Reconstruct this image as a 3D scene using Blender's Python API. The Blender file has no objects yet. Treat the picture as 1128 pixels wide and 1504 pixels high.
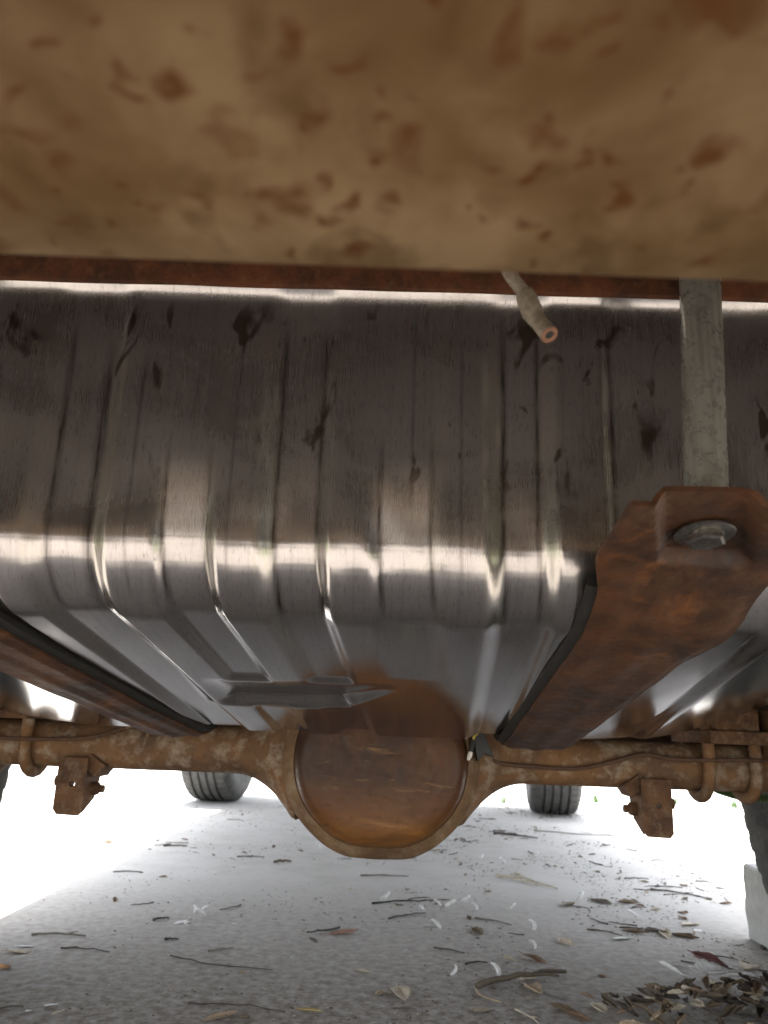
import bpy, bmesh, math, random
import numpy as np
from mathutils import Vector, Matrix, noise as mnoise
random.seed(11); rng = np.random.default_rng(11)
S = bpy.context.scene; COL = S.collection; PI = math.pi
# ---------------------------------------------------------------- camera, sky, sun, exposure
cam = bpy.data.objects.new('camera', bpy.data.cameras.new('camera')); COL.objects.link(cam)
cam.location = (0, 0, .38)
cam.matrix_world = (Matrix.Translation((0, 0, .38)) @ Matrix.Rotation(math.radians(.75), 4, 'Z')
                    @ Matrix.Rotation(math.radians(105.5), 4, 'X') @ Matrix.Rotation(math.radians(2.1), 4, 'Z'))
cd = cam.data; cd.sensor_fit = 'VERTICAL'; cd.sensor_height = 36; cd.lens = 36*1115/1504
cd.clip_start = .01; cd.clip_end = 3000
cd.dof.use_dof = True; cd.dof.focus_distance = .70; cd.dof.aperture_fstop = 10.5
S.camera = cam
W = bpy.data.worlds.new('World'); S.world = W; W.use_nodes = True
nt = W.node_tree; bg = nt.nodes['Background']
sky = nt.nodes.new('ShaderNodeTexSky'); sky.sky_type = 'NISHITA'; sky.sun_disc = False
SUN = Vector((-.10, .13, .96)).normalized()          # towards the sun: high, over the front of the vehicle
sky.sun_elevation = math.asin(SUN.z); sky.sun_rotation = math.atan2(SUN.x, SUN.y)
sky.dust_density = 2.0
hsv = nt.nodes.new('ShaderNodeHueSaturation'); hsv.inputs['Saturation'].default_value = .30      # sky colour muted to keep the shade neutral: pale, nearly white
nt.links.new(sky.outputs[0], hsv.inputs['Color']); nt.links.new(hsv.outputs[0], bg.inputs[0]); bg.inputs[1].default_value = .15
sl = bpy.data.lights.new('sun', 'SUN'); sl.energy = 4.2; sl.angle = math.radians(.5); sl.color = (1, .97, .93)
so = bpy.data.objects.new('sun', sl); COL.objects.link(so); so.rotation_euler = SUN.to_track_quat('Z', 'Y').to_euler()
so.location = SUN*20
S.view_settings.view_transform = 'Standard'; S.view_settings.look = 'None'; S.view_settings.gamma = 1
S.view_settings.use_curve_mapping = False; S.view_settings.exposure = 2.68
S.render.engine = 'CYCLES'
S.cycles.max_bounces = 10; S.cycles.diffuse_bounces = 6; S.cycles.glossy_bounces = 5

# ---------------------------------------------------------------- materials
class N:                                             # small node-tree writer
    def __init__(s, name):
        s.m = bpy.data.materials.new(name); s.m.use_nodes = True; s.t = s.m.node_tree
        s.b = s.t.nodes['Principled BSDF']; s.tc = s.t.nodes.new('ShaderNodeTexCoord')
    def add(s, k, **kw):
        n = s.t.nodes.new(k)
        for a, v in kw.items(): setattr(n, a, v)
        return n
    def lk(s, a, b): s.t.links.new(a, b)
    def vec(s, src='Object', scale=(1, 1, 1), loc=(0, 0, 0)):
        mp = s.add('ShaderNodeMapping'); mp.inputs['Scale'].default_value = scale; mp.inputs['Location'].default_value = loc
        s.lk(s.tc.outputs[src], mp.inputs[0]); return mp.outputs[0]
    def noise(s, v, scale, detail=6, rough=.6, dist=0):
        n = s.add('ShaderNodeTexNoise'); s.lk(v, n.inputs['Vector'])
        n.inputs['Scale'].default_value = scale; n.inputs['Detail'].default_value = detail
        n.inputs['Roughness'].default_value = rough; n.inputs['Distortion'].default_value = dist
        return n.outputs['Fac']
    def ramp(s, f, stops):
        r = s.add('ShaderNodeValToRGB'); el = r.color_ramp.elements
        while len(el) < len(stops): el.new(.5)
        for e, (p, c) in zip(el, stops):
            e.position = p; e.color = (c, c, c, 1) if isinstance(c, (int, float)) else (*c, 1)
        s.lk(f, r.inputs[0]); return r.outputs[0]
    def mix(s, f, a, b, mode='MIX'):
        m = s.add('ShaderNodeMix', data_type='RGBA', blend_type=mode)
        for sock, v in ((m.inputs[0], f), (m.inputs[6], a), (m.inputs[7], b)):
            if isinstance(v, (int, float)): sock.default_value = v if sock == m.inputs[0] else (v, v, v, 1)
            elif isinstance(v, tuple): sock.default_value = (*v, 1)
            else: s.lk(v, sock)
        return m.outputs[2]
    def math(s, op, a, b=0.):
        m = s.add('ShaderNodeMath', operation=op)
        for sock, v in zip(m.inputs, (a, b)):
            if isinstance(v, (int, float)): sock.default_value = v
            else: s.lk(v, sock)
        return m.outputs[0]
    def bump(s, h, strength, dist, prev=None):
        b = s.add('ShaderNodeBump'); b.inputs['Strength'].default_value = strength; b.inputs['Distance'].default_value = dist
        s.lk(h, b.inputs['Height'])
        if prev is not None: s.lk(prev, b.inputs['Normal'])
        return b.outputs[0]
    def out(s, color=None, rough=None, metal=None, normal=None, spec=None):
        for k, v in (('Base Color', color), ('Roughness', rough), ('Metallic', metal), ('Normal', normal), ('Specular IOR Level', spec)):
            if v is None: continue
            if isinstance(v, (int, float)): s.b.inputs[k].default_value = v
            elif isinstance(v, tuple): s.b.inputs[k].default_value = (*v, 1)
            else: s.lk(v, s.b.inputs[k])
        return s.m

def rust(name, dark=(.055, .023, .012), mid=(.15, .058, .02), light=(.30, .20, .10), scale=1., tan=.35, rough=.75, seed=0, spec=.3):
    n = N(name); v = n.vec(scale=(scale,)*3, loc=(seed*3.1, seed*1.7, seed))
    a = n.noise(v, 22, 8, .65, .4); b = n.noise(v, 70, 8, .7); c = n.noise(v, 260, 4, .6)
    col = n.mix(n.ramp(a, [(.36, 0), (.62, 1)]), dark, mid)
    col = n.mix(n.math('MULTIPLY', n.ramp(b, [(.5, 0), (.68, 1)]), tan), col, light)
    col = n.mix(n.math('MULTIPLY', n.ramp(c, [(.52, 0), (.75, 1)]), .35), col, tuple(x*.35 for x in dark))
    nm = n.bump(b, .35, .0012/scale); nm = n.bump(c, .4, .0004/scale, nm)
    return n.out(col, n.ramp(a, [(.3, rough-.12), (.7, min(1, rough+.15))]), 0., nm, spec)
def plain(name, col, rough=.7, metal=0., var=.25, scale=60, bump=.2):
    n = N(name); v = n.vec(); f = n.noise(v, scale, 6, .65)
    c = n.mix(n.ramp(f, [(.3, 0), (.7, 1)]), tuple(x*(1-var) for x in col), tuple(min(1, x*(1+var)) for x in col))
    return n.out(c, rough, metal, n.bump(f, bump, .001))

def mat_tank():
    n = N('bare_drawn_steel'); uv = n.vec('UV')
    big = n.noise(n.vec('UV', (9, 5, 1)), 1, 5, .6)
    st1 = n.noise(n.vec('UV', (260, 5, 1)), 1, 4, .6)          # long drawing streaks
    st2 = n.noise(n.vec('UV', (1100, 9, 1)), 1, 3, .6)         # fine ones
    st3 = n.noise(n.vec('UV', (900, 110, 1), (3, 2, 0)), 1, 3, .6)   # short pits
    oil = n.noise(n.vec('UV', (34, 17, 1), (5.3, 1.9, 0)), 1, 3, .55, .8)
    film = n.noise(n.vec('UV', (7, 9, 1), (1.3, 7.9, 0)), 1, 4, .6, 1.2)
    col = n.mix(big, (.37, .345, .335), (.52, .50, .50))
    col = n.mix(n.math('MULTIPLY', n.ramp(st1, [(.50, 0), (.76, 1)]), .28), col, (.17, .155, .155))
    col = n.mix(n.math('MULTIPLY', n.ramp(st3, [(.58, 0), (.67, 1)]), .45), col, (.09, .076, .07))
    sep = n.add('ShaderNodeSeparateXYZ'); n.lk(n.tc.outputs['UV'], sep.inputs[0])
    film_face = n.ramp(sep.outputs[1], [(.040, 0), (.055, 1), (.21, 1), (.33, 0)])
    face = n.math('MULTIPLY', n.ramp(sep.outputs[1], [(.05, 0), (.07, 1)]), n.ramp(sep.outputs[1], [(.185, 1), (.215, 0)]))
    at = n.add('ShaderNodeAttribute', attribute_name='rib_line'); brk = n.noise(n.vec('UV', (500, 28, 1), (8, 3, 0)), 1, 4, .65)
    col = n.mix(n.math('MULTIPLY', at.outputs['Fac'], n.ramp(brk, [(.30, .25), (.60, 1)])), col, (.045, .034, .028))   # darker broken lines along the rib edges
    du = n.add('ShaderNodeAttribute', attribute_name='pale_wall'); dm = n.math('MULTIPLY', du.outputs['Fac'], n.ramp(n.noise(n.vec('UV', (120, 30, 1), (2, 9, 0)), 1, 5, .65), [(.30, .15), (.70, 1)]))
    wipe = n.math('MULTIPLY', n.ramp(n.noise(n.vec('UV', (9, 16, 1), (4.2, 2.2, 0)), 1, 3, .5, 1.6), [(.56, 0), (.72, .5)]), film_face)
    dm = n.math('MAXIMUM', dm, wipe); col = n.mix(dm, col, (.52, .50, .44))
    om = n.math('MULTIPLY', n.ramp(oil, [(.61, 0), (.66, 1)]), face)     # brown residue blots on the rear face only
    col = n.mix(n.math('MULTIPLY', om, .85), col, (.10, .068, .045))
    r = n.math('ADD', n.math('MULTIPLY', film, n.math('ADD', .10, n.math('MULTIPLY', film_face, .14))), n.math('ADD', .055, n.math('MULTIPLY', film_face, .10)))
    r = n.math('ADD', r, n.math('MULTIPLY', n.ramp(st2, [(.4, 0), (.7, 1)]), .05))
    nm = n.bump(st1, .10, .0003); nm = n.bump(st2, .06, .00012, nm); nm = n.bump(st3, .10, .0002, nm)
    fine = n.noise(n.vec('UV', (700, 500, 1)), 1, 3, .6); nm = n.bump(fine, .12, .0003, nm)
    return n.out(col, r, n.math('SUBTRACT', 1., n.math('MAXIMUM', n.math('MULTIPLY', dm, .30), n.math('MULTIPLY', film_face, n.math('ADD', .02, n.math('MULTIPLY', film, .18))))), nm)

def mat_bumper():
    n = N('tan_paint_with_rust_spots')
    a = n.noise(n.vec(), 22, 5, .55, .3)
    b = n.noise(n.vec(scale=(1, .7, 1), loc=(4, 2, 1)), 52, 3, .5, .2)          # brown smudges
    wv = n.add('ShaderNodeVectorMath', operation='MULTIPLY_ADD'); nz_ = n.add('ShaderNodeTexNoise'); nz_.inputs['Scale'].default_value = 70; n.lk(n.vec(), nz_.inputs['Vector'])
    n.lk(nz_.outputs['Color'], wv.inputs[0]); wv.inputs[1].default_value = (.022,)*3; n.lk(n.vec(scale=(1, .85, 1)), wv.inputs[2])
    def spots(scale, keep, r0, r1):                                # roundish rust spots of uneven size
        vo = n.add('ShaderNodeTexVoronoi'); vo.inputs['Scale'].default_value = scale; n.lk(wv.outputs[0], vo.inputs['Vector'])
        sx = n.add('ShaderNodeSeparateColor'); n.lk(vo.outputs['Color'], sx.inputs[0])
        big = n.math('ADD', r0, n.math('MULTIPLY', sx.outputs[1], r1))
        m = n.math('SUBTRACT', 1., n.math('DIVIDE', vo.outputs['Distance'], big))
        return n.math('MULTIPLY', n.ramp(m, [(.0, 0), (.75, 1)]), n.ramp(sx.outputs[0], [(keep, 0), (keep+.1, 1)]))
    c = n.math('MAXIMUM', spots(62, .28, .18, .36), spots(125, .45, .22, .34))
    e = n.noise(n.vec(scale=(1, .5, 1), loc=(7, 3, 5)), 16, 4, .6)
    col = n.mix(n.ramp(a, [(.35, 0), (.65, 1)]), (.130, .074, .027), (.240, .160, .084))
    col = n.mix(n.math('MULTIPLY', n.ramp(e, [(.46, 0), (.66, 1)]), .65), col, (.098, .051, .017))
    sp = n.add('ShaderNodeSeparateXYZ'); n.lk(n.tc.outputs['Object'], sp.inputs[0])      # shade near the outer edge painted in as darker brown
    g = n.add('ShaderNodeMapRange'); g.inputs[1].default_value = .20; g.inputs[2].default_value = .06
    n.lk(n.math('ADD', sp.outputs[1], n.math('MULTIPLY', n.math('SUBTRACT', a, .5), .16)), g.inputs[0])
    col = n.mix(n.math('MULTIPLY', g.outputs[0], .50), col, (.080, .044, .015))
    col = n.mix(n.math('MULTIPLY', n.ramp(b, [(.54, 0), (.68, 1)]), .6), col, (.072, .034, .009))
    col = n.mix(n.math('MULTIPLY', c, .95), col, (.088, .032, .007))
    return n.out(col, .7, 0., n.bump(a, .1, .001), .15)

def mat_concrete():
    n = N('weathered_concrete'); v = n.vec()
    a = n.noise(v, 1.3, 6, .6); b = n.noise(v, 9, 8, .7); c = n.noise(v, 420, 3, .7); d = n.noise(v, 60, 6, .7)
    br = n.noise(n.vec(scale=(8, 60, 1)), 1.0, 6, .7)                # broom finish running across
    col = n.mix(n.ramp(a, [(.3, 0), (.7, 1)]), (.44, .43, .405), (.53, .52, .50))
    col = n.mix(n.math('MULTIPLY', n.ramp(b, [(.45, 0), (.75, 1)]), .40), col, (.27, .25, .215))
    col = n.mix(n.math('MULTIPLY', n.ramp(d, [(.54, 0), (.74, 1)]), .32), col, (.20, .18, .15))
    col = n.mix(n.math('MULTIPLY', n.ramp(c, [(.62, 0), (.76, 1)]), .45), col, (.17, .15, .13))
    col = n.mix(n.math('MULTIPLY', n.ramp(c, [(.30, 1), (.40, 0)]), .5), col, (.58, .56, .53))
    sep = n.add('ShaderNodeSeparateXYZ'); n.lk(v, sep.inputs[0])     # darker brown towards the rear of the slab
    brown_ground = n.ramp(n.math('ADD', sep.outputs[1], n.math('MULTIPLY', b, .5)), [(.0, 0), (1., 0)])
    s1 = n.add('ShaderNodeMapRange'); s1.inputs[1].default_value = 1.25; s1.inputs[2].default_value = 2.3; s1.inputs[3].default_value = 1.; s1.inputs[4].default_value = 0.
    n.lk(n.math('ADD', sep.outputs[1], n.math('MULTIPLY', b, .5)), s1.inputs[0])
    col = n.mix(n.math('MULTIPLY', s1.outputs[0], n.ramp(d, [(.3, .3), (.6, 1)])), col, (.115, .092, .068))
    nm = n.bump(br, .2, .0015); nm = n.bump(d, .3, .0025, nm); nm = n.bump(c, .5, .0012, nm)
    return n.out(col, .9, 0., nm, .2)

M = {}
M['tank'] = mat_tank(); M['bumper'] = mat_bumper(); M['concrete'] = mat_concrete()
M['cross'] = rust('crossmember_rust', (.045, .018, .010), (.13, .045, .018), (.22, .11, .05), 1.6, .3, .8, 1)
M['strap'] = rust('strap_rust', (.045, .021, .011), (.125, .050, .019), (.24, .10, .032), .62, .34, .60, 2, .3)
def mat_strap():
    n = N('strap_rust'); v = n.vec()
    a = n.noise(v, 16, 7, .62, .7); b = n.noise(v, 75, 7, .7); c = n.noise(v, 300, 4, .6); e = n.noise(n.vec(loc=(3, 1, 8)), 26, 6, .65, .5)
    col = n.mix(n.ramp(a, [(.38, 0), (.62, 1)]), (.032, .016, .010), (.095, .038, .015))
    col = n.mix(n.math('MULTIPLY', n.ramp(e, [(.58, 0), (.72, 1)]), .6), col, (.22, .080, .020))
    col = n.mix(n.math('MULTIPLY', n.ramp(b, [(.54, 0), (.68, 1)]), .35), col, (.15, .085, .042))
    col = n.mix(n.math('MULTIPLY', n.ramp(b, [(.30, 1), (.44, 0)]), .7), col, (.022, .013, .009))
    col = n.mix(n.math('MULTIPLY', n.ramp(c, [(.56, 0), (.70, 1)]), .5), col, (.02, .011, .007))
    nm = n.bump(b, .5, .0012); nm = n.bump(c, .5, .0005, nm)
    return n.out(col, n.ramp(b, [(.3, .42), (.7, .75)]), 0., nm, .4)
M['strap'] = mat_strap()
M['axle'] = rust('axle_rust', (.10, .060, .038), (.23, .120, .055), (.38, .31, .235), .5, .85, .8, 3)
M['cover'] = rust('cover_rust', (.050, .026, .014), (.105, .050, .020), (.26, .13, .04), .42, .30, .5, 4, .45)
def mat_cover():
    n = N('differential_cover_rust'); v = n.vec(); sp = n.add('ShaderNodeSeparateXYZ'); n.lk(v, sp.inputs[0])
    a = n.noise(v, 13, 7, .65, .6); b = n.noise(v, 90, 6, .7); st = n.noise(n.vec(scale=(14, 14, 60)), 1, 6, .7, .5)
    col = n.mix(n.ramp(a, [(.36, 0), (.64, 1)]), (.042, .018, .010), (.105, .040, .014))
    h = n.add('ShaderNodeMapRange'); h.inputs[1].default_value = .300; h.inputs[2].default_value = .235
    n.lk(n.math('ADD', sp.outputs[2], n.math('MULTIPLY', n.math('SUBTRACT', a, .5), .10)), h.inputs[0])
    col = n.mix(n.math('MULTIPLY', h.outputs[0], n.ramp(st, [(.35, .25), (.65, 1)])), col, (.25, .105, .024))     # orange rust where damp gathers at the bottom
    col = n.mix(n.math('MULTIPLY', n.ramp(st, [(.60, 0), (.70, 1)]), .7), col, (.27, .14, .05))
    col = n.mix(n.math('MULTIPLY', n.ramp(b, [(.58, 0), (.72, 1)]), .5), col, (.03, .014, .008))
    return n.out(col, n.ramp(b, [(.3, .36), (.7, .62)]), 0., n.bump(b, .3, .0008), .35)
M['cover'] = mat_cover()
M['flange'] = rust('flange_rust', (.13, .075, .040), (.24, .145, .075), (.38, .30, .21), .6, .5, .8, 5)
M['bracket'] = rust('bracket_rust', (.06, .030, .018), (.14, .07, .035), (.26, .19, .12), 1.3, .5, .8, 6)
M['under'] = rust('underbody_undercoat', (.045, .029, .021), (.085, .055, .037), (.14, .095, .065), .5, .3, .85, 7)
M['line'] = plain('rusty_line', (.09, .045, .025), .7, 0, .4, 90)
M['hose'] = plain('dusty_hose', (.23, .195, .15), .85, 0, .35, 300)
M['hose_in'] = plain('hose_orange_end', (.28, .14, .085), .8, 0, .2, 300)
M['zinc'] = None
n = N('zinc_plate'); f = n.noise(n.vec(), 130, 6, .7); g = n.noise(n.vec(scale=(12, 12, .6)), 30, 4, .6)
c = n.mix(n.ramp(f, [(.35, 0), (.65, 1)]), (.40, .41, .37), (.52, .53, .485))
c = n.mix(n.math('MULTIPLY', n.ramp(g, [(.42, 0), (.66, 1)]), .6), c, (.20, .195, .155))
M['zinc'] = n.out(c, n.ramp(f, [(.3, .22), (.7, .36)]), .7, n.bump(f, .2, .0006))
M['boltsteel'] = plain('bolt_steel', (.24, .23, .21), .33, .95, .35, 300, .15)
M['rubber'] = plain('black_rubber', (.018, .017, .016), .75, 0, .3, 80)
n = N('tyre_rubber'); f = n.noise(n.vec(), 40, 6, .7); c = n.mix(n.ramp(f, [(.4, 0), (.75, 1)]), (.028, .028, .028), (.085, .08, .072))
M['tyre'] = n.out(c, .82, 0., n.bump(f, .15, .001))
M['alloy'] = plain('alloy_rim', (.62, .62, .61), .35, .8, .12, 20)
M['body'] = plain('faded_tan_body_paint', (.30, .23, .14), .5, 0, .12, 3, .02)
M['chock'] = plain('chock_concrete', (.40, .40, .385), .9, 0, .16, 35, .5)
M['black'] = plain('black_plastic', (.02, .02, .02), .5)
M['yellow'] = plain('yellow_clip', (.5, .4, .08), .6)
M['white'] = plain('white_clip', (.8, .78, .72), .6)
M['grass'] = plain('grass_green', (.06, .12, .03), .7, 0, .4, 12)
M['lawn'] = plain('lawn_soil', (.10, .11, .05), .95, 0, .5, 5)
M['joint'] = plain('joint_filler', (.035, .04, .045), .9)
LITTER = dict(dark=(.055, .042, .032), black=(.02, .018, .016), grey=(.17, .15, .125), bark=(.10, .075, .05), tan=(.33, .25, .165), pale=(.50, .44, .33),
              brown=(.19, .12, .075), cream=(.60, .52, .40), drab=(.16, .115, .07), mint=(.55, .58, .50), white=(.74, .73, .68), maroon=(.14, .05, .045),
              yellow=(.42, .32, .13), pink=(.40, .24, .18), orange=(.55, .26, .08))
for k, cc in LITTER.items():
    n = N('litter_'+k); f = n.noise(n.vec(), 140, 5, .7); g = n.noise(n.vec(), 45, 3, .6)
    c = n.mix(n.ramp(f, [(.3, 0), (.7, 1)]), tuple(x*.6 for x in cc), tuple(min(.85, x*1.25) for x in cc))
    c = n.mix(n.math('MULTIPLY', n.ramp(g, [(.55, 0), (.7, 1)]), .5), c, tuple(x*.4 for x in cc))
    M['l_'+k] = n.out(c, .7, 0., n.bump(f, .3, .0006))

# ---------------------------------------------------------------- mesh helpers
class MB:
    def __init__(s): s.v = []; s.f = []
    def box(s, c, d, rot=None):
        o = len(s.v); R = rot or Matrix()
        for x in (-.5, .5):
            for y in (-.5, .5):
                for z in (-.5, .5): s.v.append(Vector(c)+(R @ Vector((x*d[0], y*d[1], z*d[2]))))
        for q in ((0, 1, 3, 2), (4, 6, 7, 5), (0, 4, 5, 1), (2, 3, 7, 6), (0, 2, 6, 4), (1, 5, 7, 3)): s.f.append([o+i for i in q])
        return s
    def tube(s, pts, r, n=10, cap=True):
        pts = [Vector(p) for p in pts]; m = len(pts); rr = r if isinstance(r, (list, tuple)) else [r]*m
        o = len(s.v); up = None
        for i, p in enumerate(pts):
            t = (pts[min(i+1, m-1)]-pts[max(i-1, 0)]).normalized()
            if up is None: up = t.orthogonal().normalized()
            up = (up-t*up.dot(t)).normalized(); sd = t.cross(up)
            for k in range(n):
                a = 2*PI*k/n; s.v.append(p+(up*math.cos(a)+sd*math.sin(a))*rr[i])
        for i in range(m-1):
            for k in range(n):
                s.f.append([o+i*n+k, o+i*n+(k+1) % n, o+(i+1)*n+(k+1) % n, o+(i+1)*n+k])
        if cap: s.f.append([o+k for k in range(n)][::-1]); s.f.append([o+(m-1)*n+k for k in range(n)])
        return s
    def lathe(s, prof, n=32, axis='X', c=(0, 0, 0), fn=None):
        """prof: (along, radius) list, turned about the axis through c"""
        o = len(s.v); m = len(prof)
        for j, (a, r) in enumerate(prof):
            for k in range(n):
                t = 2*PI*k/n; rad = r if fn is None else fn(a, r, t, k, j)
                u, w = rad*math.cos(t), rad*math.sin(t)
                p = {'X': (a, u, w), 'Y': (w, a, u), 'Z': (u, w, a)}[axis]; s.v.append(Vector(p)+Vector(c))
        for j in range(m-1):
            for k in range(n): s.f.append([o+j*n+k, o+j*n+(k+1) % n, o+(j+1)*n+(k+1) % n, o+(j+1)*n+k])
        return s
    def rings(s, rings, close_last=True, close_first=False):
        o = len(s.v); n = len(rings[0])
        for r in rings: s.v += [Vector(p) for p in r]
        for j in range(len(rings)-1):
            for k in range(n): s.f.append([o+j*n+k, o+j*n+(k+1) % n, o+(j+1)*n+(k+1) % n, o+(j+1)*n+k])
        if close_last: s.f.append([o+(len(rings)-1)*n+k for k in range(n)])
        if close_first: s.f.append([o+k for k in range(n)][::-1])
        return s
    def grid(s, P):
        """P: [rows][cols] of points"""
        o = len(s.v); R_, C_ = len(P), len(P[0])
        for row in P: s.v += [Vector(p) for p in row]
        for i in range(R_-1):
            for j in range(C_-1): s.f.append([o+i*C_+j, o+i*C_+j+1, o+(i+1)*C_+j+1, o+(i+1)*C_+j])
        return s
    def mesh(s, name, mat, smooth=True, fix=True):
        me = bpy.data.meshes.new(name); me.from_pydata([tuple(v) for v in s.v], [], s.f); me.update()
        if fix:
            b = bmesh.new(); b.from_mesh(me); bmesh.ops.recalc_face_normals(b, faces=b.faces); b.to_mesh(me); b.free()
        me.materials.append(mat)
        if smooth: me.polygons.foreach_set('use_smooth', [True]*len(me.polygons))
        return me
def link(name, me, parent=None, label=None, cat=None, group=None, kind=None):
    o = bpy.data.objects.new(name, me); COL.objects.link(o)
    if parent is not None:
        o.parent = parent; o.matrix_parent_inverse = PINV.get(parent.name, Matrix())
    for k, v in (('label', label), ('category', cat), ('group', group), ('kind', kind)):
        if v: o[k] = v
    return o
PINV = {}
def part(name, mb, mat, parent, label=None, smooth=True, bevel=0, auto=35):
    o = link(name, mb.mesh(name, M[mat], smooth), parent, label)
    PINV[o.name] = Matrix()
    if bevel:
        b = o.modifiers.new('bevel', 'BEVEL'); b.width = bevel; b.segments = 2; b.limit_method = 'ANGLE'; b.angle_limit = math.radians(40)
    if smooth and auto:
        o.data.set_sharp_from_angle(angle=math.radians(auto))
    return o
def solid(P, th):
    """closed sheet from a grid of points, thickened along its normals"""
    A = np.array([[list(p) for p in r] for r in P], float)
    du = np.gradient(A, axis=1); dv = np.gradient(A, axis=0); nn = np.cross(du, dv); nn /= np.linalg.norm(nn, axis=2, keepdims=True)+1e-12
    B = A+nn*th; mb = MB(); mb.grid(A.tolist()); k = len(mb.v); mb.grid([r[::-1] for r in B.tolist()])
    R_, C_ = A.shape[:2]; a = lambda i, j: i*C_+j; b = lambda i, j: k+i*C_+(C_-1-j)
    for i in range(R_-1):
        mb.f.append([a(i, 0), a(i+1, 0), b(i+1, 0), b(i, 0)]); mb.f.append([a(i+1, C_-1), a(i, C_-1), b(i, C_-1), b(i+1, C_-1)])
    for j in range(C_-1):
        mb.f.append([a(0, j+1), a(0, j), b(0, j), b(0, j+1)]); mb.f.append([a(R_-1, j), a(R_-1, j+1), b(R_-1, j+1), b(R_-1, j)])
    return mb
def sm(x): x = np.clip(x, 0, 1); return x*x*(3-2*x)
def spline(pts, n):
    pts = [Vector(p) for p in pts]; P = [pts[0]*2-pts[1]]+pts+[pts[-1]*2-pts[-2]]; out = []
    for i in range(1, len(P)-2):
        for k in range(n):
            t = k/n; a, b, c, d = P[i-1:i+3]
            out.append(.5*((2*b)+(c-a)*t+(2*a-5*b+4*c-d)*t*t+(3*b-a-3*c+d)*t**3))
    return out+[pts[-1]]

# ---------------------------------------------------------------- setting: slabs, joint, soil
def sheet(name, x0, x1, y0, y1, z, mat, kind='structure', thick=None):
    mb = MB()
    if thick: mb.box(((x0+x1)/2, (y0+y1)/2, z-thick/2), (x1-x0, y1-y0, thick))
    else: mb.grid([[(x0, y0, z), (x1, y0, z)], [(x0, y1, z), (x1, y1, z)]])
    me = mb.mesh(name, M[mat], False)
    if not thick and me.polygons[0].normal.z < 0: me.flip_normals()
    return link(name, me, kind=kind)
sheet('concrete_slab', -4.5, 4.5, -5, 4.035, 0, 'concrete', thick=.12)
sheet('concrete_slab', -4.5, 4.5, 4.055, 11, 0, 'concrete', thick=.12)
sheet('slab_joint', -4.5, 4.5, 4.0351, 4.0549, -.008, 'joint', thick=.09)
sheet('lawn', -1500, 1500, -1500, 1500, -.06, 'lawn')

# ---------------------------------------------------------------- the vehicle
ROOT = bpy.data.objects.new('parked_vehicle', None); COL.objects.link(ROOT)
ROOT.location = (0, 2.4, 0); PINV['parked_vehicle'] = Matrix.Translation((0, -2.4, 0))
ROOT['label'] = 'rusty old vehicle seen from underneath at its rear with bare steel fuel tank and axle'; ROOT['category'] = 'vehicle'

# bumper: C-section, its underside right above the lens; unseen rear lip added to shade it
sec = [(-.07, .72), (-.080, .54), (-.082, .440), (-.078, .436), (-.074, .440), (-.070, .480), (-.055, .498), (-.03, .4985), (.06, .4985), (.15, .4985), (.182, .500), (.190, .505), (.192, .53), (.1885, .53), (.182, .508), (.17, .5035), (.06, .5015), (-.03, .502), (-.057, .505), (-.072, .541), (-.067, .72)]
mb = MB(); xs = np.linspace(-.82, .82, 60)
mb.rings([[(x, y, z-.008*x) for y, z in sec] for x in xs], True, True)
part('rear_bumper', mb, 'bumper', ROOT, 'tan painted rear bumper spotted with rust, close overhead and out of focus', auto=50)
# crossmember behind it
mb = MB(); sec = [(.465, .768), (.465, .676), (.4665, .6715), (.472, .6715), (.472, .768)]
mb.rings([[(x, y, z+.0009*mnoise.noise((x*18, y*5, 3))) for y, z in sec] for x in np.linspace(-.74, .74, 90)], True, True)
part('crossmember', mb, 'cross', ROOT, 'dark rusty frame crossmember above the fuel tank')

# --- fuel tank
A = math.radians(11.6); RC = .060
prof = [(.4885, .731), (.4885, .7215), (.489, .719), (.4905, .718), (.497, .7138), (.5055, .7075), (.5120, .7008), (.5166, .6945), (.5190, .6905), (.5198, .6885), (.520, .6865), (.520, .684)]
prof.append((.520, .5065))
for k in range(1, 15): t = k/14*(PI/2-A); prof.append((.520+RC-RC*math.cos(t), .5065-RC*math.sin(t)))
ye, ze = prof[-1]; yf = .975
prof.append((yf, ze-(yf-ye)*math.tan(A))); zf = prof[-1][1]
cy, cz = yf+.03*math.sin(A), zf+.03*math.cos(A)
for k in range(1, 9): t = k/8*(PI/2+A); prof.append((cy-.03*math.sin(A-t), cz-.03*math.cos(A-t)))
prof.append((prof[-1][0], .70))
pa = np.array(prof); ds = np.r_[0, np.cumsum(np.linalg.norm(np.diff(pa, axis=0), axis=1))]
iy = ds[-1]
ic = prof.index((.520, .5065)); s_corner = ds[ic]; s_corner_end = ds[ic+14]; s_end_bottom = ds[ic+15]
sv = np.unique(np.r_[np.linspace(0, .04, 24), np.linspace(.04, s_corner, 44), np.linspace(s_corner, s_corner_end, 44), np.linspace(s_corner_end, s_end_bottom, 96), np.linspace(s_end_bottom, s_end_bottom+.06, 26), np.linspace(s_end_bottom+.06, iy, 10)])
yv = np.interp(sv, ds, pa[:, 0]); zv = np.interp(sv, ds, pa[:, 1])
ty = np.gradient(yv, sv); tz = np.gradient(zv, sv); ln = np.hypot(ty, tz); ty /= ln; tz /= ln
ny, nz = tz.copy(), -ty.copy()                               # outward normal (down the face: travel -z, outward -y)
ker = np.array([1, 2, 3, 2, 1.])/9
for arr in (ny, nz): arr[2:-2] = np.convolve(arr, ker, 'valid')
xv = np.unique(np.r_[np.linspace(-.70, .62, 420), np.linspace(-.30, .30, 560)])
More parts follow.
